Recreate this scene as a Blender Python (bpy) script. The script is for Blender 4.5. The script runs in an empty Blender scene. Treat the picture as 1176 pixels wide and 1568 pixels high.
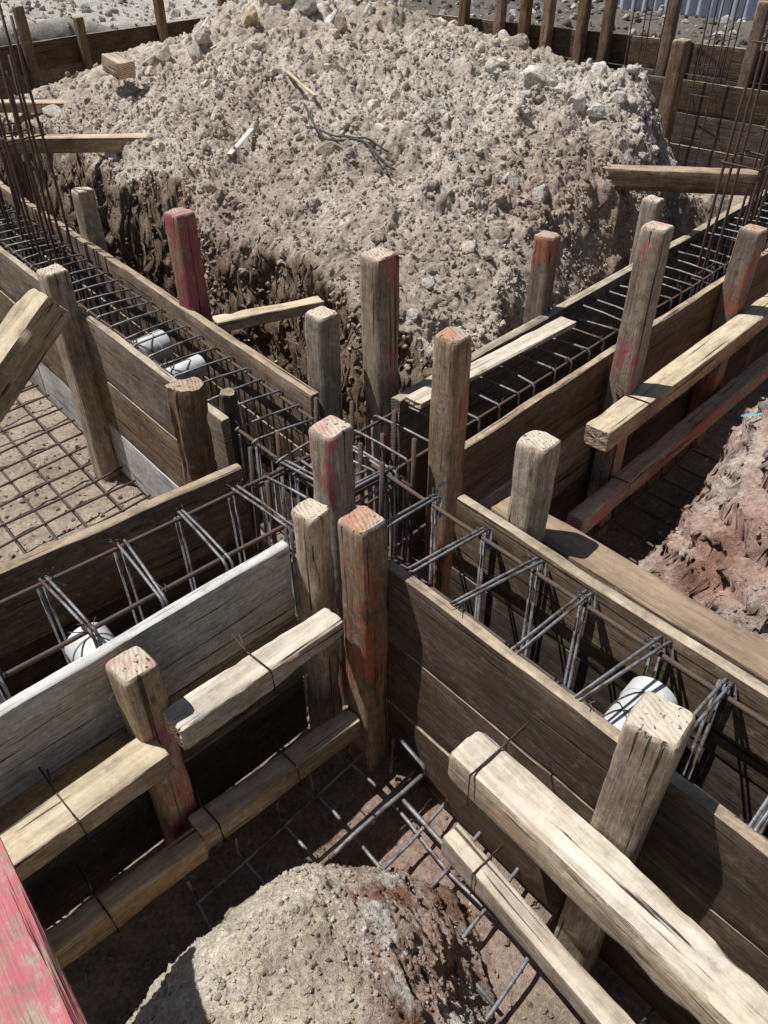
import bpy, math, random
import numpy as np
from mathutils import Vector, Matrix
random.seed(7); rng=np.random.default_rng(7)
scene=bpy.context.scene
FLOOR=-0.84
# ------------------------------------------------------------------ noise
def _h(ix,iy,iz):
    h=((ix*73856093)^(iy*19349663)^(iz*83492791))&0xffffffff
    h=((h^(h>>13))*1274126177)&0xffffffff
    h=h^(h>>16)
    h=(h*668265263)&0xffffffff
    h=h^(h>>15)
    return (h&0xffff)/65535.0
def vn(x,y,z):
    x=np.asarray(x,float);y=np.asarray(y,float);z=np.asarray(z,float)
    x,y,z=np.broadcast_arrays(x,y,z)
    ix=np.floor(x).astype(np.int64);iy=np.floor(y).astype(np.int64);iz=np.floor(z).astype(np.int64)
    fx=x-ix;fy=y-iy;fz=z-iz
    fx=fx*fx*(3-2*fx);fy=fy*fy*(3-2*fy);fz=fz*fz*(3-2*fz)
    r=0
    for a in (0,1):
        for b in (0,1):
            for c in (0,1):
                w=(fx if a else 1-fx)*(fy if b else 1-fy)*(fz if c else 1-fz)
                r=r+w*_h(ix+a,iy+b,iz+c)
    return r*2-1
def fbm(x,y,z=0.0,o=5,p=0.5):
    r=0;a=1;s=0;f=1.0
    for i in range(o):
        r=r+a*vn(x*f+i*17.3,y*f+i*9.1,z*f+i*5.7);s+=a;a*=p;f*=2.03
    return r/s
def lumps(x,y,cell,seed=0):
    """rounded clod-like bumps (0..1)"""
    gx=x/cell;gy=y/cell
    ix=np.floor(gx).astype(np.int64);iy=np.floor(gy).astype(np.int64)
    best=np.zeros_like(gx)
    for a in (-1,0,1):
        for b in (-1,0,1):
            cx=ix+a;cy=iy+b
            px=cx+_h(cx,cy,cx*0+seed+1);py=cy+_h(cx,cy,cx*0+seed+2)
            rr=0.25+0.55*_h(cx,cy,cx*0+seed+3)**2
            d=((gx-px)**2+(gy-py)**2)/(rr*rr)
            best=np.maximum(best,np.sqrt(np.clip(1-d,0,1))*rr)
    return best
def sst(a,b,x):
    t=np.clip((x-a)/(b-a),0,1);return t*t*(3-2*t)
class RBF:
    def __init__(s,pts,e=.3):
        P=np.array(pts,float);s.p=P[:,:2];s.e=e
        d=np.sqrt(((s.p[:,None]-s.p[None])**2).sum(-1)+e*e)
        n=len(P);A=np.zeros((n+1,n+1));A[:n,:n]=d;A[:n,n]=1;A[n,:n]=1
        A[:n,:n]-=np.eye(n)*.02
        b=np.zeros(n+1);b[:n]=P[:,2]
        s.w=np.linalg.solve(A,b)
    def __call__(s,x,y):
        r=np.full(np.shape(x),s.w[-1],float)
        for (a,b),w in zip(s.p,s.w[:-1]): r=r+w*np.sqrt((x-a)**2+(y-b)**2+s.e**2)
        return r
# ------------------------------------------------------------------ mesh helpers
def link(o): scene.collection.objects.link(o);return o
def mkmesh(name,V,F,mat,col=None,smooth=True):
    me=bpy.data.meshes.new(name);V=np.asarray(V,np.float32);F=np.asarray(F,np.int32);k=F.shape[1]
    me.vertices.add(len(V));me.vertices.foreach_set('co',V.ravel())
    me.loops.add(F.size);me.loops.foreach_set('vertex_index',F.ravel())
    me.polygons.add(len(F));me.polygons.foreach_set('loop_start',np.arange(0,F.size,k,dtype=np.int32))
    try: me.polygons.foreach_set('loop_total',np.full(len(F),k,np.int32))
    except Exception: pass
    me.update(calc_edges=True)
    me.polygons.foreach_set('use_smooth',np.full(len(F),smooth,bool))
    if col is not None:
        a=me.color_attributes.new('Col','FLOAT_COLOR','POINT')
        c=np.ones((len(V),4),np.float32);c[:,:3]=col
        a.data.foreach_set('color',c.ravel())
    me.materials.append(mat)
    return link(bpy.data.objects.new(name,me))
def grid(name,xs,ys,hf,cf,mat,jit=0.0,keep=None):
    X,Y=np.meshgrid(xs,ys);Z=hf(X,Y)
    gy,gx=np.gradient(Z);dx=np.gradient(xs)[None,:];dy=np.gradient(ys)[:,None]
    slope=np.sqrt((gx/dx)**2+(gy/dy)**2)
    C=cf(X,Y,Z,slope)
    if jit:
        k=jit*(1+1.6*sst(1,4,slope))
        X2=X+k*fbm(X*12,Y*12,Z*14,5,.65);Y2=Y+k*fbm(X*12+40,Y*12,Z*14,5,.65);Z=Z+.7*k*sst(1,3,slope)*fbm(X*18,Y*18,Z*18+9,4,.65)
    else: X2,Y2=X,Y
    nx,ny=len(xs),len(ys)
    i=np.arange(nx*ny).reshape(ny,nx)
    F=np.stack([i[:-1,:-1],i[:-1,1:],i[1:,1:],i[1:,:-1]],-1).reshape(-1,4)
    if keep is not None:
        K=keep(X,Y).ravel();F=F[K[F].all(1)]
    return mkmesh(name,np.stack([X2,Y2,Z],-1).reshape(-1,3),F,mat,C.reshape(-1,3))
# ------------------------------------------------------------------ materials
def newmat(name):
    m=bpy.data.materials.new(name);m.use_nodes=True;nt=m.node_tree;nt.nodes.clear()
    out=nt.nodes.new('ShaderNodeOutputMaterial');b=nt.nodes.new('ShaderNodeBsdfPrincipled')
    nt.links.new(b.outputs[0],out.inputs[0]);return m,nt,b
class G:
    def __init__(s,nt): s.nt=nt
    def n(s,t,**k):
        x=s.nt.nodes.new(t)
        for a,b in k.items(): setattr(x,a,b)
        return x
    def set(s,sock,v):
        if isinstance(v,bpy.types.NodeSocket): s.nt.links.new(v,sock)
        else: sock.default_value=v
    def math(s,op,a,b=0.0,c=0.0,clamp=False):
        x=s.n('ShaderNodeMath',operation=op,use_clamp=clamp)
        s.set(x.inputs[0],a);s.set(x.inputs[1],b);s.set(x.inputs[2],c);return x.outputs[0]
    def noise(s,vec,scale,detail=4,rough=.55,dist=0):
        x=s.n('ShaderNodeTexNoise');s.set(x.inputs['Vector'],vec);x.inputs['Scale'].default_value=scale
        x.inputs['Detail'].default_value=detail;x.inputs['Roughness'].default_value=rough;x.inputs['Distortion'].default_value=dist
        return x.outputs['Fac']
    def mapv(s,vec,sc):
        x=s.n('ShaderNodeMapping');s.set(x.inputs['Vector'],vec);x.inputs['Scale'].default_value=sc;return x.outputs[0]
    def rng(s,v,a,b,c=0.0,d=1.0):
        x=s.n('ShaderNodeMapRange');x.clamp=True;s.set(x.inputs[0],v)
        for i,q in enumerate((a,b,c,d)): x.inputs[i+1].default_value=q
        return x.outputs[0]
    def mix(s,f,a,b,bt='MIX'):
        x=s.n('ShaderNodeMix',data_type='RGBA',blend_type=bt);s.set(x.inputs[0],f)
        s.set(x.inputs[6],a if not isinstance(a,tuple) else (*a,1) if len(a)==3 else a)
        s.set(x.inputs[7],b if not isinstance(b,tuple) else (*b,1) if len(b)==3 else b);return x.outputs[2]
    def bump(s,h,st,dist,nrm=None):
        x=s.n('ShaderNodeBump');x.inputs['Strength'].default_value=st;x.inputs['Distance'].default_value=dist
        s.set(x.inputs['Height'],h)
        if nrm is not None: s.set(x.inputs['Normal'],nrm)
        return x.outputs[0]
def wood(name,c1,c2,dust=.6,dustc=(.56,.48,.36),paint=None,pthr=.58,paint2=None,crack=1.0,rough=.88,spec=.15):
    m,nt,b=newmat(name);g=G(nt)
    tc=g.n('ShaderNodeTexCoord');oi=g.n('ShaderNodeObjectInfo');r=oi.outputs['Random']
    cb=g.n('ShaderNodeCombineXYZ');g.set(cb.inputs[0],g.math('MULTIPLY',r,37.));g.set(cb.inputs[1],g.math('MULTIPLY',r,11.));g.set(cb.inputs[2],g.math('MULTIPLY',r,23.))
    va=g.n('ShaderNodeVectorMath',operation='ADD');g.set(va.inputs[0],tc.outputs['Object']);g.set(va.inputs[1],cb.outputs[0]);P=va.outputs[0]
    grain=g.noise(g.mapv(P,(3.0,30,30)),1,8,.68,.6)
    fine=g.noise(g.mapv(P,(14,260,260)),1,4,.65,.1)
    mott=g.noise(P,55,6,.75)
    broad=g.noise(P,4.5,6,.65)
    cr=g.noise(g.mapv(P,(2.2,80,80)),1,3,.5,.3)
    crk=g.rng(cr,.37,.32)
    col=g.mix(g.rng(grain,.30,.66),c2,c1)
    v=g.math('MULTIPLY',g.rng(broad,.3,.7,.62,1.35),g.rng(r,0,1,.85,1.2))
    v=g.math('MULTIPLY',v,g.rng(mott,.3,.7,.75,1.27))
    hs=g.n('ShaderNodeHueSaturation');g.set(hs.inputs['Color'],col);g.set(hs.inputs['Value'],v);g.set(hs.inputs['Saturation'],g.rng(g.math('FRACT',g.math('MULTIPLY',r,7.31)),0,1,.75,1.3));col=hs.outputs[0]
    col=g.mix(g.rng(fine,.38,.58,.45,0),col,(.12,.09,.06),'MULTIPLY')
    vo=g.n('ShaderNodeTexVoronoi');g.set(vo.inputs['Vector'],g.mapv(P,(3.2,11,11)));vo.inputs['Scale'].default_value=1
    col=g.mix(g.rng(vo.outputs['Distance'],.10,.05,0,.7),col,(.06,.035,.02))
    sp=g.noise(P,22,7,.75)
    col=g.mix(g.rng(sp,.56,.66,0,.5),col,tuple(min(.6,x*1.25+.05) for x in c1))
    col=g.mix(g.rng(g.noise(P,9,7,.75),.55,.65,0,.6),col,tuple(x*.42 for x in c2))
    if paint:
        pm=g.math('MULTIPLY',g.rng(g.noise(g.mapv(P,(3.5,8,8)),1,5,.7),pthr,pthr+.07),g.rng(mott,.36,.52,.05,.8))
        col=g.mix(pm,col,paint)
    if paint2:
        pm=g.math('MULTIPLY',g.rng(g.noise(g.mapv(P,(7,9,9)),1.3,3,.6),.62,.66),g.rng(mott,.36,.5,.1,.85))
        col=g.mix(pm,col,paint2)
    geo=g.n('ShaderNodeNewGeometry');sx=g.n('ShaderNodeSeparateXYZ');g.set(sx.inputs[0],geo.outputs['Normal'])
    dm=g.math('MULTIPLY',g.rng(sx.outputs[2],.35,.8),g.math('MULTIPLY',g.rng(g.noise(P,13,6,.75),.35,.6,.3,1),dust))
    grained=g.mix(g.rng(grain,.35,.62,0,1),tuple(x*.6 for x in dustc),dustc)
    col=g.mix(dm,col,grained)
    sn=g.n('ShaderNodeSeparateXYZ');g.set(sn.inputs[0],tc.outputs['Normal'])
    em=g.rng(g.math('ABSOLUTE',sn.outputs[0]),.75,.92)
    wv=g.n('ShaderNodeTexWave',wave_type='RINGS',rings_direction='X');g.set(wv.inputs['Vector'],P);wv.inputs['Scale'].default_value=28;wv.inputs['Distortion'].default_value=5;wv.inputs['Detail'].default_value=3
    ec=g.mix(g.rng(wv.outputs['Fac'],.2,.8,.15,.85),tuple(x*.8 for x in c2),tuple(min(1,x*1.2+.06) for x in c1))
    ec=g.mix(g.rng(g.noise(P,30,5,.7),.45,.65,0,.4),ec,(.18,.125,.08))
    ec=g.mix(g.math('MULTIPLY',dm,.8),ec,tuple(x*.95 for x in dustc))
    if paint: ec=g.mix(g.rng(g.noise(P,11,4,.65),.46,.60,0,.55),ec,paint)
    col=g.mix(em,col,ec)
    col=g.mix(g.math('MULTIPLY',crk,.8*crack),col,(.02,.014,.01))
    g.set(b.inputs['Base Color'],col);b.inputs['Roughness'].default_value=rough;b.inputs['Specular IOR Level'].default_value=spec
    h=g.math('ADD',g.math('MULTIPLY',grain,.6),g.math('MULTIPLY',fine,.35));h=g.math('SUBTRACT',h,g.math('MULTIPLY',crk,1.0*crack));h=g.math('ADD',h,g.math('MULTIPLY',mott,.45))
    g.set(b.inputs['Normal'],g.bump(h,.8,.005));return m
def soilmat(name,speck=1.0,bs=1.0):
    m,nt,b=newmat(name);g=G(nt);geo=g.n('ShaderNodeNewGeometry');P=geo.outputs['Position']
    at=g.n('ShaderNodeAttribute',attribute_name='Col');col=at.outputs['Color']
    n1=g.noise(P,7,6,.65);n2=g.noise(P,60,6,.75);n3=g.noise(P,240,3,.7)
    col=g.mix(1.0,col,g.mix(g.rng(n1,.3,.7),(.76,.74,.72),(1.3,1.27,1.23)),'MULTIPLY')
    col=g.mix(1.0,col,g.mix(g.rng(n2,.34,.64),(.62,.61,.59),(1.3,1.3,1.28)),'MULTIPLY')
    vo=g.n('ShaderNodeTexVoronoi');g.set(vo.inputs['Vector'],P);vo.inputs['Scale'].default_value=75
    sep=g.n('ShaderNodeSeparateColor');g.set(sep.inputs[0],vo.outputs['Color'])
    pk=g.math('MULTIPLY',g.rng(sep.outputs[0],.9,.94),g.rng(vo.outputs['Distance'],.45,.3))
    col=g.mix(g.math('MULTIPLY',pk,.45*speck),col,(.65,.62,.57))
    pk2=g.math('MULTIPLY',g.rng(sep.outputs[1],.88,.92),g.rng(vo.outputs['Distance'],.45,.3))
    col=g.mix(g.math('MULTIPLY',pk2,.45*speck),col,(.14,.115,.095))
    g.set(b.inputs['Base Color'],col);b.inputs['Roughness'].default_value=.98;b.inputs['Specular IOR Level'].default_value=.05
    h=g.math('ADD',g.math('MULTIPLY',n2,1.0),g.math('MULTIPLY',n3,.45));h=g.math('ADD',h,g.math('MULTIPLY',pk,.25))
    g.set(b.inputs['Normal'],g.bump(h,.95,.013*bs));return m
def metal(name,c,rust,amt,rough=.55,met=.4):
    m,nt,b=newmat(name);g=G(nt);geo=g.n('ShaderNodeNewGeometry');P=geo.outputs['Position']
    n=g.noise(P,14,5,.65)
    col=g.mix(g.rng(n,.62-amt*.4,.72-amt*.4),c,rust);col=g.mix(g.rng(g.noise(P,120,3,.6),.4,.7,0,.5),col,(.04,.03,.025))
    g.set(b.inputs['Base Color'],col);b.inputs['Roughness'].default_value=rough;b.inputs['Metallic'].default_value=met
    w=g.noise(P,330,2,.5);g.set(b.inputs['Normal'],g.bump(w,.5,.002));return m
def plain(name,c,rough=.6,n=0.15,sc=20):
    m,nt,b=newmat(name);g=G(nt);geo=g.n('ShaderNodeNewGeometry')
    q=g.noise(geo.outputs['Position'],sc,5,.65)
    g.set(b.inputs['Base Color'],g.mix(g.rng(q,.4,.7,0,n*4 if n<.25 else 1),c,tuple(x*.45 for x in c)))
    b.inputs['Roughness'].default_value=rough;g.set(b.inputs['Normal'],g.bump(q,.3,.01));return m
PINK=(.50,.10,.145);ORNG=(.50,.145,.07);BLUE=(.04,.12,.25)
M_grey=wood('weathered_grey_wood',(.57,.48,.365),(.29,.23,.165),.9,dustc=(.74,.64,.50))
M_greyP=wood('grey_wood_pink_paint',(.53,.44,.33),(.27,.21,.15),.8,paint=PINK,pthr=.505,dustc=(.70,.61,.47))
M_pinkface=wood('brown_wood_pink_faced',(.38,.28,.19),(.19,.14,.10),.9,paint=(.40,.065,.115),pthr=.45)
M_greyO=wood('grey_wood_orange_paint',(.45,.34,.235),(.235,.165,.105),.8,paint=ORNG,pthr=.525,paint2=BLUE)
M_tan=wood('tan_wood',(.60,.46,.295),(.37,.265,.165),.85,dustc=(.78,.66,.47))
M_pale=wood('bleached_wood',(.65,.565,.435),(.39,.315,.23),.9,dustc=(.82,.74,.60),crack=1.2,paint=(.6,.22,.12),pthr=.62)
M_brown=wood('brown_wood',(.29,.20,.125),(.135,.092,.057),.7,dustc=(.62,.50,.35))
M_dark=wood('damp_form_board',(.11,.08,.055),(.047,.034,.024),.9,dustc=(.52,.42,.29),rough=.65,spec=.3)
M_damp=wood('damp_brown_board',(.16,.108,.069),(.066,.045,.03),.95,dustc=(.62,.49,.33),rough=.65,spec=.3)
M_light=wood('pale_form_board',(.62,.60,.56),(.42,.40,.37),1.0,dustc=(.80,.78,.73))
M_mid=wood('mid_form_board',(.28,.22,.155),(.135,.102,.07),.9,dustc=(.66,.56,.41))
M_plank=wood('earthy_plank',(.38,.26,.165),(.26,.175,.11),.8,dustc=(.44,.31,.21),crack=.4)
M_pinkboard=wood('pink_painted_board',(.52,.43,.34),(.35,.27,.2),.1,paint=(.55,.10,.155),pthr=.40)
M_soil=soilmat('excavated_soil')
M_rock=soilmat('bedrock',.7,1.15)
M_steel=metal('rebar_steel',(.29,.29,.30),(.14,.095,.07),.3)
M_rust=metal('rebar_rust',(.085,.075,.07),(.125,.08,.06),.6,.8,.1)
M_wire=metal('tie_wire_steel',(.09,.09,.09),(.10,.05,.03),.4)
M_pvc=plain('white_pvc',(.66,.67,.67),.45,.1)
M_sheet=plain('galvanised_sheet',(.6,.65,.75),.5,.1,5)
M_cable=plain('black_cable',(.05,.05,.055),.6)
M_cyan=plain('cyan_plastic',(.05,.45,.6),.4)
# ------------------------------------------------------------------ timber
A=Vector((.685,.729,0)).normalized();B=Vector((-.655,.756,0)).normalized()
def timber(name,p0,p1,w,h,mat,up=(0,0,1),parent=None,wear=.002,rad=.006,chip=.004,ds=.035,bow=.003):
    """w = local Y size, h = local Z size, p0->p1 centre line"""
    p0=Vector(p0);p1=Vector(p1);L=(p1-p0).length;x=(p1-p0)/L
    z=Vector(up);z=(z-x*z.dot(x)).normalized();y=z.cross(x)
    n=max(4,int(L/ds));xs=list(np.linspace(0,L,n+1))
    xs=[0,rad*.4,rad]+[q for q in xs if rad*1.5<q<L-rad*1.5]+[L-rad,L-rad*.4,L]
    xs=np.array(xs);ring=[]
    for (sy,sz,a0) in ((1,1,0),(-1,1,90),(-1,-1,180),(1,-1,270)):
        cy=sy*(w/2-rad);cz=sz*(h/2-rad)
        for k in (0,45,90):
            a=math.radians(a0+k);ring.append((cy+rad*math.cos(a),cz+rad*math.sin(a),1 if k==45 else .6))
        nxt={0:(-1,1),90:(-1,-1),180:(1,-1),270:(1,1)}[a0]
        ey=nxt[0]*(w/2-rad);ez=nxt[1]*(h/2-rad)
        a=math.radians(a0+90);s0=(cy+rad*math.cos(a),cz+rad*math.sin(a));s1=(ey+rad*math.cos(a),ez+rad*math.sin(a))
        for t in (.2,.4,.6,.8): ring.append((s0[0]+(s1[0]-s0[0])*t,s0[1]+(s1[1]-s0[1])*t,0))
    R=np.array(ring);m=len(R);sd=random.random()*100
    scl=np.ones(len(xs));scl[0]=scl[-1]=1-min(.14,2.2*rad/max(w,h)*.5);scl[1]=scl[-2]=1-min(.05,.6*rad/max(w,h))
    X=np.repeat(xs[:,None],m,1);Yy=R[None,:,0]*scl[:,None];Zz=R[None,:,1]*scl[:,None]
    rr=np.sqrt(Yy**2+Zz**2)+1e-6
    d=wear*fbm(X*4+sd,Yy*28,Zz*28,5)*1.6
    cm=R[None,:,2]
    d=d-cm*chip*np.clip(fbm(X*5+sd,Yy*9+7,Zz*9,4)*2.2,0,1.2)*1.6
    Yy=Yy+d*Yy/rr;Zz=Zz+d*Zz/rr
    bw=bow*np.sin(np.pi*X/L*(1+random.random()))
    Yy=Yy+bw*random.uniform(-1,1);
    rag=.004*fbm(Yy*40+sd,Zz*40,0*X,3)*1.5
    e=np.zeros(len(xs));e[:2]=1;e[-2:]=1;X=X+rag*e[:,None]
    V=np.stack([X,Yy,Zz],-1).reshape(-1,3).tolist();F=[]
    for i in range(len(xs)-1):
        for j in range(m):
            k=(j+1)%m;F.append((i*m+j,i*m+k,(i+1)*m+k,(i+1)*m+j))
    for end,base in ((0,0),(1,(len(xs)-1)*m)):
        prev=list(range(base,base+m))
        for s in (.75,.4):
            cur=[]
            for j in range(m):
                q=V[base+j];cur.append(len(V));V.append([q[0]+random.uniform(-.0012,.0012),q[1]*s,q[2]*s])
            for j in range(m):
                k=(j+1)%m
                F.append((prev[k],prev[j],cur[j],cur[k]) if end==0 else (prev[j],prev[k],cur[k],cur[j]))
            prev=cur
        cc=len(V);V.append([V[base][0],0,0])
        for j in range(m):
            k=(j+1)%m;F.append((prev[k],prev[j],cc) if end==0 else (prev[j],prev[k],cc))
    me=bpy.data.meshes.new(name);me.from_pydata(V,[],F);me.update()
    me.polygons.foreach_set('use_smooth',[True]*len(F))
    try: me.set_sharp_from_angle(angle=math.radians(32))
    except Exception: pass
    me.materials.append(mat);o=link(bpy.data.objects.new(name,me))
    M=Matrix((x,y,z)).transposed().to_4x4();M.translation=p0
    o.matrix_world=M
    if parent: o.parent=parent
    return o
def post(x,y,zt,mat,s=.094,zb=-.86,lean=(0,0),name='wooden_post',wear=.002,chip=.006,rad=.013,rot=0,ds=.035):
    u=Matrix.Rotation(math.radians(rot+random.uniform(-4,4)),3,'Z')@A
    return timber(name,(x-lean[0],y-lean[1],zb),(x,y,zt),s,s*random.uniform(.93,1.05),mat,up=u,wear=wear,rad=rad,chip=chip,bow=.004,ds=ds)
def empty(name,loc=(0,0,0)):
    e=bpy.data.objects.new(name,None);e.empty_display_size=.2;link(e);return e
def wall(p0,p1,mats,zt=0.0,ph=.27,th=.03,n=3,name='formwork_wall',split=None):
    par=empty(name);p0=Vector((*p0,0));p1=Vector((*p1,0));L=(p1-p0).length;dr=(p1-p0)/L;nn=Vector((-dr.y,dr.x,0))
    for k in range(n):
        zc=zt-ph*(k+.5);off=nn*random.uniform(-.004,.004);m=mats[min(k,len(mats)-1)]
        cuts=[0,L]
        if split:
            cuts=[0];t=split*(1 if k==0 else random.uniform(.6,1.1))
            while t<L-.3: cuts.append(t);t+=split
            cuts.append(L)
        for a,b in zip(cuts[:-1],cuts[1:]):
            timber('board',p0+dr*(a+.003)+off+Vector((0,0,zc)),p0+dr*(b-.003)+off+Vector((0,0,zc+random.uniform(-.003,.003))),th,ph-.006,m,parent=par,wear=.0014,rad=.003,chip=.003,ds=.04,bow=.004)
    return par
LBfar=((-.24,2.334),(-4.97,8.05));LBnear=((-.5235,2.171),(-4.82,7.13))
RBfar=((.038,2.30),(4.62,7.25));RBnear=((.239,2.0),(4.28,6.25))
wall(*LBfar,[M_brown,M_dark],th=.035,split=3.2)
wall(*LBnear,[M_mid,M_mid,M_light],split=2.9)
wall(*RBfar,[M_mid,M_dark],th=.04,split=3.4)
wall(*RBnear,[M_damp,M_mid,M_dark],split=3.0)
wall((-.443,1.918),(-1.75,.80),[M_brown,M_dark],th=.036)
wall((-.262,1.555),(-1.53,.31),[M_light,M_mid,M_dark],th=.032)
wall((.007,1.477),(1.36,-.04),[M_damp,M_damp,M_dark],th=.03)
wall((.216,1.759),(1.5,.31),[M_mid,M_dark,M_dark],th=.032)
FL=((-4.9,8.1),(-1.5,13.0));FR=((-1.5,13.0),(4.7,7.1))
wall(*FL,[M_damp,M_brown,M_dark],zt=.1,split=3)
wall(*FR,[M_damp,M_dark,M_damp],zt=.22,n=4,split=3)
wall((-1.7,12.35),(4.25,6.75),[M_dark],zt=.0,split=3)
# ------------------------------------------------------------------ posts
post(-.055,1.455,.16,M_greyO,.096,lean=(-.012,0),ds=.015)
post(-.19,1.55,.115,M_grey,.088,ds=.015)
post(-.14,1.70,.27,M_greyP,.094,ds=.015)
post(.19,1.95,.41,M_greyO,.088)
post(-.015,2.42,.46,M_greyP,.098,lean=(-.02,0))
post(-.21,2.42,.26,M_grey,.09)
post(-.80,3.08,.38,M_pinkface,.098)
post(-1.47,3.9,.23,M_grey,.09)
post(.64,3.03,.31,M_greyO,.088)
post(.91,2.59,.49,M_greyP,.094,lean=(-.015,0))
post(1.26,3.72,.24,M_grey,.085)
post(1.575,3.31,.24,M_greyO,.098)
post(.40,1.66,.255,M_grey,.094)
post(-1.33,3.01,.177,M_grey,.1)
post(-.625,2.13,.15,M_brown,.108,wear=.012,chip=.02,rad=.036,ds=.012)
post(-.52,2.24,.06,M_dark,.06)
post(-.57,1.137,.0,M_greyP,.094,ds=.015)
post(.487,.83,.22,M_grey,.1,ds=.015)
post(2.2,6.6,.51,M_brown,.11);post(2.0,3.9,.3,M_brown,.09)
for t,z in ((.08,.6),(.3,.55),(.42,.35),(.62,.7),(.8,.6),(.93,.6)):
    q=Vector(FL[0]).lerp(Vector(FL[1]),t);post(q.x+.07,q.y-.05,z*.8,M_brown,.1)
for t,z in ((.08,.5),(.18,.6),(.28,.55),(.4,.6),(.46,.6),(.5,.8),(.535,.75),(.585,.9),(.62,.75),(.7,.7),(.8,.6),(.9,.7)):
    q=Vector(FR[0]).lerp(Vector(FR[1]),t);post(q.x-.05,q.y-.07,z,random.choice([M_brown,M_greyO,M_brown]),.105)
for t in (.42,.6,.8):
    q=Vector(LBnear[0]).lerp(Vector(LBnear[1]),t);post(q.x-.06,q.y-.05,.25,M_grey)
    q=Vector(LBfar[0]).lerp(Vector(LBfar[1]),t);post(q.x+.06,q.y+.05,.25,M_brown)
# ------------------------------------------------------------------ walers
def beam(a,b,z,w,h,mat,name='wooden_waler',**k):
    z0,z1=(z if isinstance(z,tuple) else (z,z))
    return timber(name,(a[0],a[1],z0-h/2),(b[0],b[1],z1-h/2),w,h,mat,**k)
beam((-.4945,1.087),(-.135,1.44),-.15,.082,.075,M_pale,wear=.005,chip=.010,rad=.007,ds=.01)
beam((-1.15,.50),(-.535,1.083),(-.24,-.22),.1,.07,M_tan,wear=.004,chip=.006,rad=.006,ds=.02)
beam((-.95,.64),(-.487,1.049),-.58,.07,.09,M_tan,wear=.003,chip=.006,rad=.005)
beam((-.50,1.065),(-.09,1.425),(-.57,-.57),.07,.085,M_grey,wear=.004,chip=.008,rad=.006,ds=.02)
beam((.181,1.022),(.92,.135),-.12,.108,.1,M_pale,wear=.006,chip=.010,rad=.016,ds=.01)
beam((.178,1.07),(.9,.12),-.6,.06,.09,M_grey,wear=.003,chip=.007,rad=.006)
beam((.755,2.30),(2.6,4.25),-.12,.1,.085,M_tan,wear=.003,chip=.005,rad=.007)
beam((.73,2.27),(2.6,4.22),-.5,.075,.09,M_greyP,wear=.002,rad=.006)
beam((.096,2.231),(.7325,2.858),.035,.075,.022,M_pale,name='wooden_plank',rad=.003)
beam((-.69,2.93),(-.27,3.14),0.0,.07,.05,M_tan,name='wooden_brace',rad=.004)
beam((1.02,4.17),(1.78,3.86),(.27,.32),.095,.1,M_brown,name='wooden_brace',rad=.005)
beam((-2.25,4.62),(-1.27,4.88),(.30,.25),.1,.08,M_tan,name='wooden_brace')
beam((-2.9,5.8),(-2.08,5.78),(.26,.26),.09,.07,M_tan,name='wooden_brace')
timber('weathered_log',(-1.33,1.66,.02),(-.955,2.10,.44),.125,.115,M_tan,wear=.008,chip=.015,rad=.03,ds=.012)
timber('weathered_log',(-1.36,1.60,-.9),(-1.33,1.64,.05),.11,.11,M_grey,up=A,wear=.006,chip=.01,rad=.03)
beam((.36,1.83),(1.65,.39),-.075,.11,.025,M_plank,name='scaffold_plank',rad=.004,wear=.003)
timber('wooden_block',(-1.72,5.55,.53),(-1.6,5.45,.49),.13,.1,M_tan,wear=.006,chip=.012)
pp=empty('pink_painted_plank')
timber('plank',(-.866,.74,.245),(-.466,.26,.245),.03,.26,M_pinkboard,up=(-.76,-.64,.05),parent=pp,rad=.004)
timber('stake_1',(-.95,.60,-.86),(-.95,.60,.225),.07,.07,M_grey,up=A,parent=pp)
timber('stake_2',(-.62,.23,-.86),(-.62,.23,.225),.07,.07,M_grey,up=A,parent=pp)
# ------------------------------------------------------------------ bars
class Tubes:
    def __init__(s): s.V=[];s.F=[]
    def add(s,pts,r,n=7):
        pts=[Vector(p) for p in pts];base=len(s.V)
        for i,p in enumerate(pts):
            t=((pts[min(i+1,len(pts)-1)]-pts[max(i-1,0)])).normalized()
            u=Vector((0,0,1)) if abs(t.z)<.9 else Vector((1,0,0))
            a=t.cross(u).normalized();b=t.cross(a)
            for k in range(n):
                q=2*math.pi*k/n;s.V.append(p+a*(r*math.cos(q))+b*(r*math.sin(q)))
        for i in range(len(pts)-1):
            for k in range(n):
                l=(k+1)%n;s.F.append((base+i*n+k,base+i*n+l,base+(i+1)*n+l,base+(i+1)*n+k))
        s.F.append(tuple(base+k for k in range(n))[::-1]);e=base+(len(pts)-1)*n;s.F.append(tuple(e+k for k in range(n)))
    def make(s,name,mat,parent=None):
        me=bpy.data.meshes.new(name);me.from_pydata([tuple(v) for v in s.V],[],s.F);me.update()
        me.polygons.foreach_set('use_smooth',[True]*len(s.F));me.materials.append(mat)
        o=link(bpy.data.objects.new(name,me))
        if parent:o.parent=parent
        return o
def wob(a,b,n,amp):
    a=Vector(a);b=Vector(b);ph=random.random()*6
    return [a.lerp(b,i/n)+Vector((amp*math.sin(ph+i*1.3),amp*math.cos(ph*1.7+i*.9),amp*.6*math.sin(ph*2+i))) for i in range(n+1)]
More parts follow.
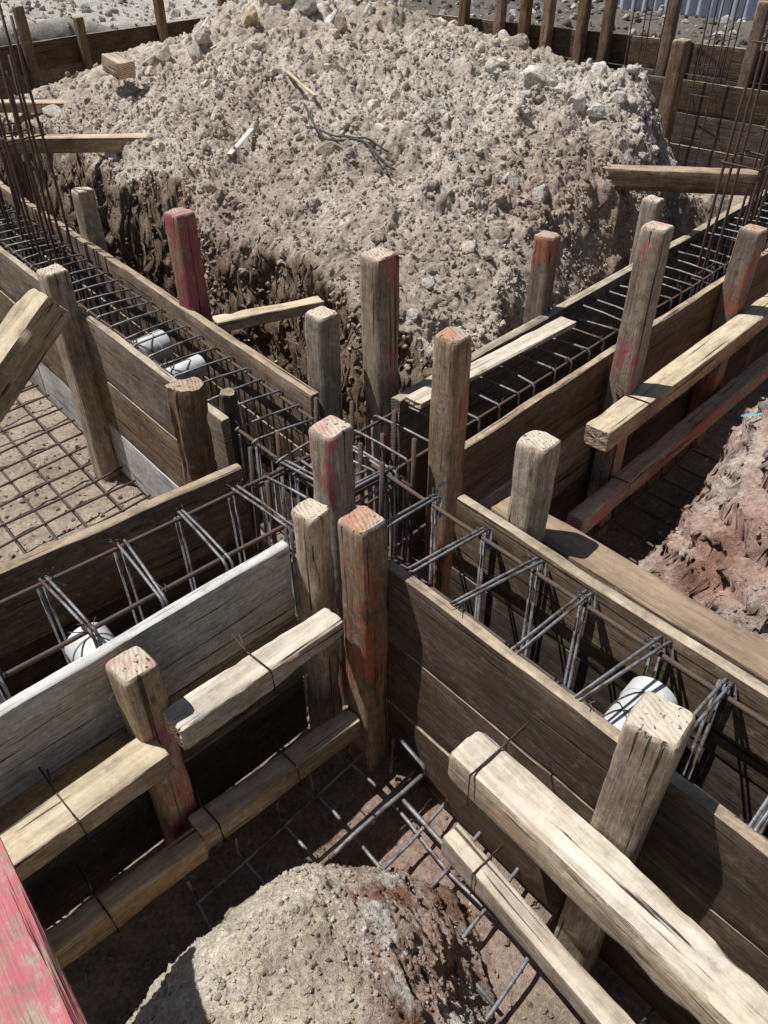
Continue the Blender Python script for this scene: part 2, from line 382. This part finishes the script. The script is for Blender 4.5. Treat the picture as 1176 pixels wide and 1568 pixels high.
def cage(p0,p1,w,sp,zt=-.03,zb=-.72,offs=(-.5,.5),pair=False,r=.0044,rl=.0065):
    par=empty('rebar_cage');T=Tubes();S=Tubes();W=Tubes()
    p0=Vector((*p0,0));p1=Vector((*p1,0));L=(p1-p0).length;d=(p1-p0)/L;nn=Vector((-d.y,d.x,0))
    for o in offs:
        for z in (zt-.014,zb+.014): T.add(wob(p0+nn*o*w+Vector((0,0,z)),p1+nn*o*w+Vector((0,0,z)),int(L/.25)+2,.004),rl)
    for z in (-.38,):
        for o in (-.5,.5): T.add(wob(p0+nn*o*w+Vector((0,0,z)),p1+nn*o*w+Vector((0,0,z)),int(L/.3)+2,.004),.006)
    t=.05
    while t<L:
        tw=random.uniform(-.016,.016);zz=zt+random.uniform(-.006,.008)
        for e in ((0,) if not pair else (0,.012+random.uniform(0,.006))):
            c=p0+d*(t+e);w2=w/2+.012;tw+=random.uniform(-.006,.006)
            q=[c+nn*w2+d*tw,c-nn*w2-d*tw]
            a0=q[0]+Vector((0,0,zz));a1=q[1]+Vector((0,0,zz));h=Vector((0,0,-1))
            S.add([a0+d*.035-nn*.03+h*.04,a0+nn*.006+h*.010,a0-nn*.008]+[a0.lerp(a1,.5)+Vector((0,0,.003))]+[a1+nn*.008,a1-nn*.004+h*.012,q[1]+Vector((0,0,zb)),q[0]+Vector((0,0,zb)),a0+h*.02-d*.012],r)
            for s in offs:
                if random.random()<.8:
                    cc=c+nn*w*s+Vector((0,0,zz))
                    W.add([cc+Vector((random.uniform(-.02,.02),random.uniform(-.02,.02),random.uniform(0,.022))),cc+Vector((.004,.004,.009)),cc+Vector((-.008,.008,-.01)),cc+Vector((.01,-.008,-.006)),cc+Vector((random.uniform(-.03,.03),random.uniform(-.03,.03),random.uniform(0,.03)))],.0014,4)
        t+=sp*random.uniform(.92,1.08)
    T.make('longitudinal_bars',M_rust,par);S.make('stirrups',M_steel,par);W.make('tie_wires',M_wire,par)
cage((-1.6,.62),(-.05,2.0),.25,.2,pair=True,zt=-.02,offs=(.5,-.42),r=.0042)
cage((-.3,1.78),(4.2,6.5),.24,.115,zt=-.04,offs=(-.5,.5),rl=.006)
cage((-.0,1.80),(-4.6,7.3),.23,.11,zt=-.05,offs=(-.5,.5),rl=.006)
cage((-.12,1.86),(1.4,.15),.28,.19,pair=True,zt=-.01,offs=(.42,-.5),r=.0044)
T=Tubes()
for (a,b) in ((-.22,.1),(-.22,-.1),(.12,.14),(.1,-.12),(0,.2),(-.1,0),(.2,.02),(.02,-.22),(-.3,-.02),(.05,.02),(.17,.25),(-.12,.24)):
    x=-.12+a;y=1.94+b
    T.add(wob((x,y,-.8),(x+random.uniform(-.02,.02),y+random.uniform(-.02,.02),random.uniform(-.02,.08)),4,.002),.008)
T.make('rebar_dowels',M_rust)
def column(cx,cy,zt,n=3,w=.2,sp=.3,lean=(0,0)):
    par=empty('column_rebar_cage');T=Tubes();S=Tubes()
    for i in range(n):
        for j in (0,1):
            o=A*((i/(n-1)-.5)*w)+B*((j-.5)*w*.8);l=Vector((lean[0]+random.uniform(-.02,.02),lean[1]+random.uniform(-.02,.02),0))
            T.add(wob(Vector((cx,cy,-.8))+o,Vector((cx,cy,zt+random.uniform(-.1,.1)))+o+l,8,.004),.0066)
    z=-.1
    while z<zt-.05:
        k=(z+.8)/(zt+.8);c=Vector((cx+lean[0]*k,cy+lean[1]*k,z));a=A*(w/2+.01);b=B*(w*.4+.01)
        S.add([c+a+b,c-a+b,c-a-b,c+a-b,c+a+b+Vector((0,0,.01)),c+a*.6+b*.6],.004,6);z+=sp*random.uniform(.8,1.2)
    T.make('vertical_bars',M_rust,par);S.make('ties',M_rust,par)
column(1.62,3.62,1.5,3,.2,.45);column(2.0,4.15,1.6,3,.2,.5)
column(-1.66,3.82,.95,3,.16,.5);column(-2.15,4.45,1.25,4,.26,.45,(.03,0));column(-1.9,4.15,.7,2,.18,.5,(.02,.02))
column(3.6,7.6,2.2,3,.25,.5);column(3.0,8.0,2.0,3,.25,.5);column(2.5,8.6,1.6,2,.25,.5)
def mat_mesh(cx,cy,la,lb,sp,z,a0=0,name='rebar_mat',mt=None):
    T=Tubes();c=Vector((cx,cy,z));A2=Matrix.Rotation(a0,3,'Z')@A;B2=Matrix.Rotation(a0,3,'Z')@B
    t=-la
    while t<=la: T.add([p for p in wob(c+A2*t-B2*lb,c+A2*(t+.01)+B2*lb,8,.006)]+[c+A2*(t+.01)+B2*(lb+.01)+Vector((0,0,.07))],.0058);t+=sp*random.uniform(.85,1.15)
    t=-lb
    while t<=lb: T.add([q+Vector((0,0,.013)) for q in wob(c+B2*t-A2*la,c+B2*(t+.01)+A2*la,8,.006)],.0058);t+=sp*random.uniform(.85,1.15)
    return T.make(name,mt or M_rust)
mat_mesh(-1.75,2.45,.8,1.6,.15,-.785)
mat_mesh(.1,1.08,.55,.38,.15,-.77,mt=M_steel)
mat_mesh(1.2,2.2,.9,.42,.14,-.78)
T=Tubes()
T.add([(.02,1.36,-.78),(.03,1.36,-.60),(.05,1.34,-.585),(.11,1.26,-.59),(.12,1.25,-.62)],.006)
T.add(wob((-.15,1.05,-.72),(.12,1.32,-.72),4,.003),.007);T.add(wob((.0,1.3,-.74),(.3,.95,-.73),4,.003),.007)
T.make('rebar_offcut',M_steel)
# ------------------------------------------------------------------ PVC sleeves
def pipe(c,axis,L,r,name='white_pvc_pipe'):
    c=Vector(c);x=Vector(axis).normalized();z=Vector((0,0,1));y=z.cross(x);V=[];F=[];n=36
    prof=[(-L/2,r),(-L/2+.004,r+.0005),(-L/6,r),(L/6,r),(L/2-.05,r),(L/2-.048,r+.004),(L/2,r+.004),(L/2,r-.004),(L/2-.03,r-.005),(-L/2,r-.005)]
    for i,(a,rr) in enumerate(prof):
        for k in range(n):
            q=2*math.pi*k/n;V.append(tuple(c+x*a+y*(rr*math.cos(q))+z*(rr*math.sin(q))))
    m=len(prof)
    for i in range(m):
        for k in range(n):
            l=(k+1)%n;j=(i+1)%m;F.append((i*n+k,i*n+l,j*n+l,j*n+k))
    me=bpy.data.meshes.new('sleeve');me.from_pydata(V,[],F);me.update();me.polygons.foreach_set('use_smooth',[True]*len(F))
    me.set_sharp_from_angle(angle=math.radians(40));me.materials.append(M_pvc)
    par=empty(name);o=link(bpy.data.objects.new('sleeve',me));o.parent=par
    T=Tubes()
    for s in (-.25,-.1,.0,.2):
        pts=[]
        for k in range(15):
            q=math.pi*k/14;pts.append(c+x*(L*s+.025*math.sin(k*.6+s*19))+y*((r+.003)*math.cos(q))+z*((r+.003)*math.sin(q)))
        T.add(pts,.0016,5)
    T.make('binding_wire',M_wire,par)
pipe((-1.04,2.99,-.18),A,.24,.058);pipe((-.84,2.78,-.17),A,.24,.038)
pipe((-.70,1.27,-.18),B,.24,.056);pipe((.565,1.075,-.165),A,.25,.06)
# ------------------------------------------------------------------ tie wires round walers
def tie(a,b,t,z,w,h,tail):
    a=Vector((*a,0));b=Vector((*b,0));p=a.lerp(b,t);d=(b-a).normalized();n=Vector((-d.y,d.x,0));T=Tubes()
    if n.dot(Vector((0,1,0)))<0:n=-n
    w2=w/2+.006;T.add([p+n*tail+Vector((0,0,z+.02)),p+n*w2+Vector((0,0,z+.004)),p+d*.006-n*w2+Vector((0,0,z+.004)),p+d*.01-n*w2+Vector((0,0,z-h-.004)),p+n*w2+Vector((0,0,z-h-.004)),p+n*w2+Vector((0,0,z+.006)),p+n*(tail*.8)+d*.01+Vector((0,0,z+.03))],.0026,6)
    T.make('tie_wire',M_wire)
tie((-.4945,1.087),(-.135,1.44),.5,-.15,.08,.075,.11)
tie((-1.15,.5),(-.535,1.083),.72,-.23,.1,.07,.12)
tie((-.95,.64),(-.487,1.049),.55,-.58,.07,.09,.12);tie((-.5,1.065),(-.09,1.425),.55,-.57,.07,.085,.1)
tie((-.5,1.065),(-.09,1.425),.08,-.57,.07,.085,.1)
tie((.181,1.022),(.92,.135),.06,-.12,.11,.1,.13);tie((.178,1.07),(.9,.12),.1,-.6,.06,.09,.08);tie((.178,1.07),(.9,.12),.5,-.6,.06,.09,.08)
tie((.755,2.30),(2.6,4.25),.1,-.12,.1,.085,.1);tie((.73,2.27),(2.6,4.22),.12,-.5,.075,.09,.1)
# ------------------------------------------------------------------ terrain
def pd(l,x,y):
    (ax,ay),(bx,by)=l;L=math.hypot(bx-ax,by-ay);dx,dy=(bx-ax)/L,(by-ay)/L
    return (x-ax)*dy*1.0-(y-ay)*dx, (x-ax)*dx+(y-ay)*dy
heapR=RBF([(.1,2.45,-.12),(.5,2.9,-.10),(.05,2.8,0.0),(.3,3.5,.22),(-.3,3.2,.06),(-.5,3.4,.06),(-.9,3.7,.05),(-1.4,4.3,.07),(-1.9,4.9,.08),(-2.3,5.6,.1),(0,4.2,.40),(-.6,4.2,.33),(0,5,.57),(-.9,5.2,.5),(-1.6,5.8,.45),(-.6,6.2,.68),(-.75,6.7,.76),(.3,6,.64),(.5,5.2,.6),(1.2,5.0,.54),(1.55,4.8,.49),(1.82,5.0,.38),(.9,4.2,.37),(1.3,4.2,.30),(1.15,3.7,.03),(.8,3.4,.0),(1.75,4.55,.26),(2.1,5.15,-.3),(2.5,5.6,-.6),(2.5,7,-.6),(0,8,.3),(-1.5,8,.2),(-2.8,7,.05),(1.5,7,.2),(0,9.5,-.4),(0,12,-.8),(-3.5,8,-.1),(3.2,7,-.8),(-3,10,-.3)])
def heap_h(x,y):
    h=heapR(x,y)
    dL,tL=pd(LBfar,x,y);dR,tR=pd(RBfar,x,y);dR=-dR
    e1=fbm(x*2.2,y*2.2,3.0,3,.4);e2=fbm(x*2.2,y*2.2,9.0,3,.4)
    big=.5+.5*fbm(x*1.1,y*1.1,11.,3)
    rid=1-2*np.abs(fbm(x*2.6,y*2.6,21.,5,.6))
    h=h+.11*fbm(x*1.5,y*1.5,1.,5)+.09*(rid-.6)*sst(3.0,3.8,y)+.075*fbm(x*6,y*6,2.,7,.66)
    h=h+.034*lumps(x+.02*e1,y,.15,1)*sst(.42,.62,big)*1.5+.018*lumps(x,y,.07,5)+.008*lumps(x,y,.03,9)+.010*fbm(x*45,y*45,0.,4,.7)
    gl=.36+.18*e1
    gr=.04+.20*sst(1.0,1.9,tR)+.36*sst(2.4,3.2,tR)+.10*e2
    wR=.10+.28*sst(.6,1.2,tR)
    k=sst(0,.17,dL-gl)*sst(0,1,(dR-gr+.5*(wR-.1))/wR)
    tal=FLOOR+.18*np.exp(-np.clip(gl-dL,0,1)*6)*(dL>0)+(.15+.25*sst(.6,1.3,tR))*np.exp(-np.clip(gr-dR,0,1)*5)*(dR<gr+.3)
    return tal+(h-tal)*k
def C3(*c): return np.array(c,float)
def mixc(c,k,d): return c*(1-k[...,None])+C3(*d)*k[...,None]
def heap_c(x,y,z,s):
    c=np.zeros(x.shape+(3,))+C3(.655,.59,.505)
    n=fbm(x*1.3,y*1.3,7.,4);n2=fbm(x*3.1,y*3.1,4.,4)
    c=mixc(c,sst(.0,.35,n)*.6,(.72,.67,.60))
    c=mixc(c,sst(.04,.30,-n)*.65,(.49,.415,.34))
    c=mixc(c,sst(.04,.30,-n2)*.4,(.47,.40,.335))
    g=lambda a,b,r:np.exp(-(((x-a)**2+(y-b)**2)/(r*r)))
    c=mixc(c,np.clip(g(1.15,3.9,.45)+g(.7,3.6,.3)+.5*g(-.15,3.9,.3),0,1)*.7*sst(-.5,.2,n2),(.42,.30,.225))
    c=mixc(c,np.clip(g(-.75,3.65,.28)+g(1.6,4.6,.35),0,1)*.6,(.48,.34,.32))
    c=mixc(c,np.clip(g(1.1,5.,.5)+g(-.75,6.7,.3),0,1)*.6,(.78,.755,.70))
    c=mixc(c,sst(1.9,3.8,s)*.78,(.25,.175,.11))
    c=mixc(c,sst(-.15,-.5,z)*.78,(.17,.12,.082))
    return c
def lin(a,b,n,p=1.0): t=np.linspace(0,1,n)**p;return a+(b-a)*t
inside=lambda x,y:(pd(LBfar,x,y)[0]>.03)&(-pd(RBfar,x,y)[0]>.03)
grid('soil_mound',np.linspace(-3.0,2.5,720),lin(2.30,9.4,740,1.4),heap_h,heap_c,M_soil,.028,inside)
frontR=RBF([(-.24,.95,-.58),(-.24,.84,-.42),(-.05,.9,-.5),(.06,.88,-.55),(-.48,.68,-.52),(-.62,.74,-.84),(-.24,1.08,-.86),(0,1.08,-.86),(.2,1.0,-.86),(-.2,.6,-.30),(.04,.66,-.38),(.13,.58,-.45),(.27,.72,-.84),(-.45,.93,-.86),(-.42,.45,-.34),(0,.3,-.25),(.2,.36,-.45),(.36,.5,-.86),(.5,.2,-.86),(-.3,0,-.2),(-.75,.3,-.84),(.2,-.4,-.22),(-.9,.3,-.86),(-.3,-.6,-.2),(-1.2,1.2,-.9),(.8,-.3,-.9),(-1.,-.5,-.6),(.6,.9,-.9),(0,1.6,-.95)],.08)
def front_h(x,y):
    h=frontR(x,y);n=fbm(x*6,y*6,2.,7,.60)
    st=np.round((h+.02*n)/.07)*.07
    right=sst(-.05,.1,x)
    h=h+.045*n+(st-h)*.40*right
    k=sst(-.82,-.7,h)
    hump=.05*np.exp(-(((x+.22)**2+(y-.72)**2)/.012))
    return np.maximum(h+k*(hump+.024*lumps(x,y,.10,2)*sst(-.3,.2,n)+.012*lumps(x,y,.045,6)*sst(-.2,.3,fbm(x*9,y*9,5.,3))+.010*fbm(x*40,y*40,0.,5,.7)),-.95)
def front_c(x,y,z,s):
    n=fbm(x*5,y*5,3.,5,.6);c=np.zeros(x.shape+(3,))+C3(.72,.64,.51)
    c=mixc(c,sst(0,.3,n)*.8,(.82,.77,.66))
    c=mixc(c,sst(0,.3,-n)*.6,(.54,.46,.365))
    rd=sst(-.12,.02,x+.1*n)
    c=mixc(c,rd*.85,(.54,.38,.31))
    c=mixc(c,rd*sst(.10,.22,fbm(x*11,y*5,8.,5,.6)),(.76,.73,.68))
    c=mixc(c,rd*sst(.05,.25,-fbm(x*8,y*8,1.,5,.6)),(.34,.17,.12))
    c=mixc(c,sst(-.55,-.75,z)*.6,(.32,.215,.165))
    return c
grid('rock_outcrop',np.linspace(-.95,.6,520),np.linspace(-.6,1.2,600),front_h,front_c,M_rock,.02)
bankR=RBF([(.85,1.85,-.38),(.78,1.78,-.84),(.95,1.9,-.22),(1.0,1.62,-.28),(1.0,1.42,-.26),(1.15,2.08,-.14),(1.0,2.12,-.84),(1.15,2.32,-.84),(1.3,2.33,-.05),(1.4,2.1,.0),(1.3,1.6,-.12),(1.6,2.3,.05),(1.35,2.6,-.84),(1.8,2.9,-.84),(2,2.5,0),(1.3,1.0,-.2),(1.8,1.5,0),(.8,1.55,-.84),(.9,1.25,-.84),(1.2,.8,-.6),(3,2.5,.1),(3,4.,-.5),(.6,1.9,-.95),(2.4,3.5,-.9),(2.5,.5,0)],.07)
def bank_h(x,y):
    h=bankR(x,y);n=fbm(x*5,y*5,5.,6,.56);h=h+.07*n
    st=np.round(h/.09)*.09;h=h+(st-h)*.5
    k=sst(-.82,-.7,h)
    return np.maximum(h+k*(.04*lumps(x,y,.15,3)+.008*fbm(x*40,y*40,0.,4,.7)),-.95)
def bank_c(x,y,z,s):
    n=fbm(x*4,y*4,3.,5,.6);c=np.zeros(x.shape+(3,))+C3(.56,.39,.32)
    c=mixc(c,sst(0,.35,n),(.66,.54,.48));c=mixc(c,sst(0.05,.35,-n),(.38,.215,.16))
    c=mixc(c,sst(-.06,.02,z)*.9,(.38,.37,.36));return c
grid('rock_bank',np.linspace(.6,3.0,460),np.linspace(.5,4.0,500),bank_h,bank_c,M_rock,.03)
def sp(n,a,k,c): u=np.linspace(-1,1,n);return c+a*np.sinh(k*u)
def ground_h(x,y):
    d=np.maximum(-pd(FL,x,y)[0]*1.0,-pd(FR,x,y)[0])
    h=FLOOR+.025*fbm(x*3,y*3,0.,4)+.014*lumps(x,y,.1,4)+.006*fbm(x*30,y*30,0.,3)
    up=sst(.05,.5,d)
    h=h+up*(.95+.22*fbm(x*.6,y*.6,1.,5)+.04*lumps(x,y,.2,2))
    h=h+.28*np.exp(-(((x+1.35)**2+(y-1.75)**2)/.03))*(1+.4*fbm(x*12,y*12,0.,3))
    left=sst(-6.,-7.5,x)+sst(6.5,8,x)+sst(-1.5,-3,y)
    return h+np.clip(left,0,1)*(1-up)*.8
def ground_c(x,y,z,s):
    n=fbm(x*2.,y*2.,3.,4);c=np.zeros(x.shape+(3,))+C3(.46,.39,.31)
    g=np.exp(-(((x-.1)**2+(y-1.2)**2)/.35));c=mixc(c,g*.9,(.37,.26,.215))
    g=np.exp(-(((x-1.2)**2+(y-2.4)**2)/.5));c=mixc(c,g*.8,(.24,.18,.15))
    c=mixc(c,sst(.1,.4,n)*.5,(.33,.265,.21))
    up=sst(.05,.5,np.maximum(-pd(FL,x,y)[0],-pd(FR,x,y)[0]))
    c=mixc(c,up*.9,(.52,.50,.47));c=mixc(c,up*sst(-.8,.4,x)*sst(30,20,y)*.85,(.12,.105,.095));return c
grid('ground',sp(700,.9,6.0,0),sp(700,1.2,5.8,2.0),ground_h,ground_c,M_soil,0)
# ------------------------------------------------------------------ clods
import bmesh
def ico(sub):
    bm=bmesh.new();bmesh.ops.create_icosphere(bm,subdivisions=sub,radius=1);V=np.array([v.co[:] for v in bm.verts]);F=np.array([[v.index for v in f.verts] for f in bm.faces]);bm.free();return V,F
def clods(name,x,y,z,sz,cols,mat,sub=1,smooth=False):
    V,F=ico(sub);n=len(x);K=8;tm=[]
    for k in range(K):
        d=1+.42*fbm(V[:,0]*1.6+k*9,V[:,1]*1.6,V[:,2]*1.6,3)
        q=V*d[:,None]
        for _ in range(4):
            nn=rng.normal(size=3);nn/=np.linalg.norm(nn);dd=q@nn;q=q-np.clip(dd-.6,0,None)[:,None]*nn
        if sub>2: q=q*(1+.14*fbm(V[:,0]*5+k,V[:,1]*5,V[:,2]*5,4,.6))[:,None]
        tm.append(q)
    tm=np.array(tm);idx=rng.integers(0,K,n);q=rng.normal(size=(n,4));q/=np.linalg.norm(q,axis=1)[:,None]
    w,a,b,c=q.T
    R=np.stack([1-2*(b*b+c*c),2*(a*b-c*w),2*(a*c+b*w),2*(a*b+c*w),1-2*(a*a+c*c),2*(b*c-a*w),2*(a*c-b*w),2*(b*c+a*w),1-2*(a*a+b*b)],-1).reshape(n,3,3)
    an=1+.35*rng.uniform(-1,1,(n,3))
    P=np.einsum('nij,nvj->nvi',R,tm[idx]*an[:,None,:])*sz[:,None,None]+np.stack([x,y,z+sz*.2],-1)[:,None,:]
    FF=(F[None]+(np.arange(n)*len(V))[:,None,None]).reshape(-1,3)
    CC=np.repeat(cols,len(V),0)
    return mkmesh(name,P.reshape(-1,3),FF,mat,CC,smooth)
def scatter(name,hf,cf,x0,x1,y0,y1,n,smin,smax,zmin,mat,pw=3.,sub=1,light=.1,smooth=False,lc=(.78,.755,.71),smx=2.2,smn=-1,ok2=None):
    x=rng.uniform(x0,x1,n);y=rng.uniform(y0,y1,n);z=hf(x,y);e=.02
    s=np.hypot(hf(x+e,y)-z,hf(x,y+e)-z)/e
    ok=(z>zmin)&(s<smx)&(s>smn)
    if ok2 is not None: ok&=ok2(x,y)
    x,y,z,s=x[ok],y[ok],z[ok],s[ok];m=len(x)
    c=cf(x,y,z,s*.6)*rng.uniform(.75,1.2,(m,1));L=rng.random(m)<light;c[L]=C3(*lc)*rng.uniform(.8,1.08,(L.sum(),1))
    sz=smin+(smax-smin)*rng.random(m)**pw
    return clods(name,x,y,z,sz,c,mat,sub,smooth)
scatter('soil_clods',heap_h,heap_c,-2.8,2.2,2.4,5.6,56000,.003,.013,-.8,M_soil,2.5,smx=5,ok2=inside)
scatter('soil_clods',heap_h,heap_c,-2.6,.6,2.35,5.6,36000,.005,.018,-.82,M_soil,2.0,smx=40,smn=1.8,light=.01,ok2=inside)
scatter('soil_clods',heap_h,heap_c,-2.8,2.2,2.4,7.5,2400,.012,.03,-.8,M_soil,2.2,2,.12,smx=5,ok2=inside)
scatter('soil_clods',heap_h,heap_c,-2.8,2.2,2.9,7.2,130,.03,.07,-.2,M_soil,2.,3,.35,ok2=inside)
scatter('gravel',front_h,front_c,-.8,.4,0,1.1,9000,.0015,.009,-.85,M_rock,3.5,1,.08,smx=4)
scatter('gravel',bank_h,bank_c,.7,2.2,1,3,4000,.003,.012,-.85,M_rock,3.5,smx=4)
scatter('gravel',ground_h,ground_c,-2.6,2.5,.4,3.8,12000,.002,.014,-2,M_soil,3.)
scatter('rubble',ground_h,ground_c,-7,9,8,18,7000,.015,.06,-.3,M_soil,4.,2,.25,lc=(.62,.61,.6))
def rock(x,y,s,c,mat=M_rock,hf=heap_h,name='concrete_chunk'):
    X=np.array([x]);Y=np.array([y]);clods(name,X,Y,hf(X,Y)+s*.35,np.array([s]),np.array([c]),mat,4,True)
W8=(.88,.87,.84)
for (x,y,s,c) in ((1.02,4.5,.08,W8),(1.1,4.42,.05,W8),(.78,4.75,.055,W8),(.72,4.45,.035,W8),(1.2,4.85,.06,W8),(-.75,6.65,.14,(.72,.64,.48)),(-.55,6.5,.10,(.5,.49,.46)),(-1.2,5.7,.07,(.56,.52,.45)),(-.35,6.3,.07,W8),(1.35,4.75,.045,W8),(.85,5.0,.05,W8),(-.9,6.1,.07,(.7,.6,.38)),(.6,4.9,.04,W8),(1.45,4.45,.035,W8),(.95,5.2,.06,W8),(-.2,6.4,.06,W8),(.7,5.2,.035,W8),(1.25,4.55,.04,W8)):
    rock(x,y,s,c)
T=Tubes()
def drape(pts,r,T,off=.012):
    o=[]
    for i in range(len(pts)-1):
        for t in np.linspace(0,1,9)[:-1]:
            x=pts[i][0]+(pts[i+1][0]-pts[i][0])*t;y=pts[i][1]+(pts[i+1][1]-pts[i][1])*t
            o.append((x,y))
    o.append(pts[-1]);P=np.array(o);z=heap_h(P[:,0],P[:,1]);z=np.convolve(np.pad(z,3,mode='edge'),np.ones(7)/7,'valid')+off+.03
    T.add([(a,b,c) for (a,b),c in zip(o,z)],r,6)
drape([(-.42,4.5),(-.3,4.2),(-.1,4.02),(.05,3.85)],.006,T);drape([(-.38,4.35),(-.15,4.12),(.02,4.0)],.005,T);drape([(-.2,4.2),(.0,3.9),(.02,3.78)],.004,T)
T.make('black_cable',M_cable)
def lay(name,a,b,w,h,mat,dz=.025):
    za,zb=heap_h(np.array([a[0],b[0]]),np.array([a[1],b[1]]));timber(name,(a[0],a[1],za+dz),(b[0],b[1],zb+dz),w,h,mat,rad=.003,chip=.002)
lay('wood_stick',(-.55,4.95),(-.36,4.5),.018,.012,M_tan,.05)
lay('wood_splinter',(-.80,4.25),(-.70,4.45),.035,.012,M_light,.04)
for i in range(24):
    a=random.uniform(0,3.1);x=random.uniform(-1.2,1.3);y=random.uniform(4.0,5.8);l=random.uniform(.03,.10)
    lay('wood_splinter',(x,y),(x+math.cos(a)*l,y+math.sin(a)*l),random.uniform(.008,.03),.006,random.choice([M_pale,M_tan,M_light]),.02)
timber('cyan_plastic_strip',(1.23,2.27,-.05),(1.30,2.25,-.03),.014,.005,M_cyan,rad=.002)
V=[];F=[];n=160
for i in range(n+1):
    t=i/n;x=3.05+5*t;y=12.1-2.7*t;o=.03*math.sin(i*1.6)
    V+= [(x+o*.3,y+o,-.1),(x+o*.3,y+o,2.2)]
for i in range(n): F.append((2*i,2*i+2,2*i+3,2*i+1))
me=bpy.data.meshes.new('corrugated_metal_fence');me.from_pydata(V,[],F);me.update();me.polygons.foreach_set('use_smooth',[True]*len(F));me.materials.append(M_sheet);link(bpy.data.objects.new('corrugated_metal_fence',me))
# ------------------------------------------------------------------ light, sky, camera
az=Vector((-.97,.24)).normalized();el=math.radians(65)
sd=Vector((az.x*math.cos(el),az.y*math.cos(el),math.sin(el)))
sl=bpy.data.lights.new('sun','SUN');sl.energy=5.0;sl.angle=math.radians(.5);sl.color=(1,.98,.95)
so=link(bpy.data.objects.new('sun',sl));so.rotation_euler=(sd).to_track_quat('Z','Y').to_euler()
w=bpy.data.worlds.new('World');scene.world=w;w.use_nodes=True;nt=w.node_tree
sk=nt.nodes.new('ShaderNodeTexSky');sk.sky_type='NISHITA';sk.sun_disc=False;sk.sun_elevation=el;sk.sun_rotation=math.atan2(sd.x,sd.y)%(2*math.pi)
bg=nt.nodes['Background'];bg.inputs[1].default_value=.05;nt.links.new(sk.outputs[0],bg.inputs[0])
cam=bpy.data.cameras.new('camera');co=link(bpy.data.objects.new('camera',cam));co.location=(0,0,1.35);co.rotation_euler=(math.radians(51.2),0,0)
cam.sensor_fit='VERTICAL';cam.sensor_height=36;cam.lens=27.05;cam.clip_start=.02;cam.clip_end=1000;scene.camera=co
scene.view_settings.view_transform='Standard';scene.view_settings.look='None';scene.view_settings.exposure=0
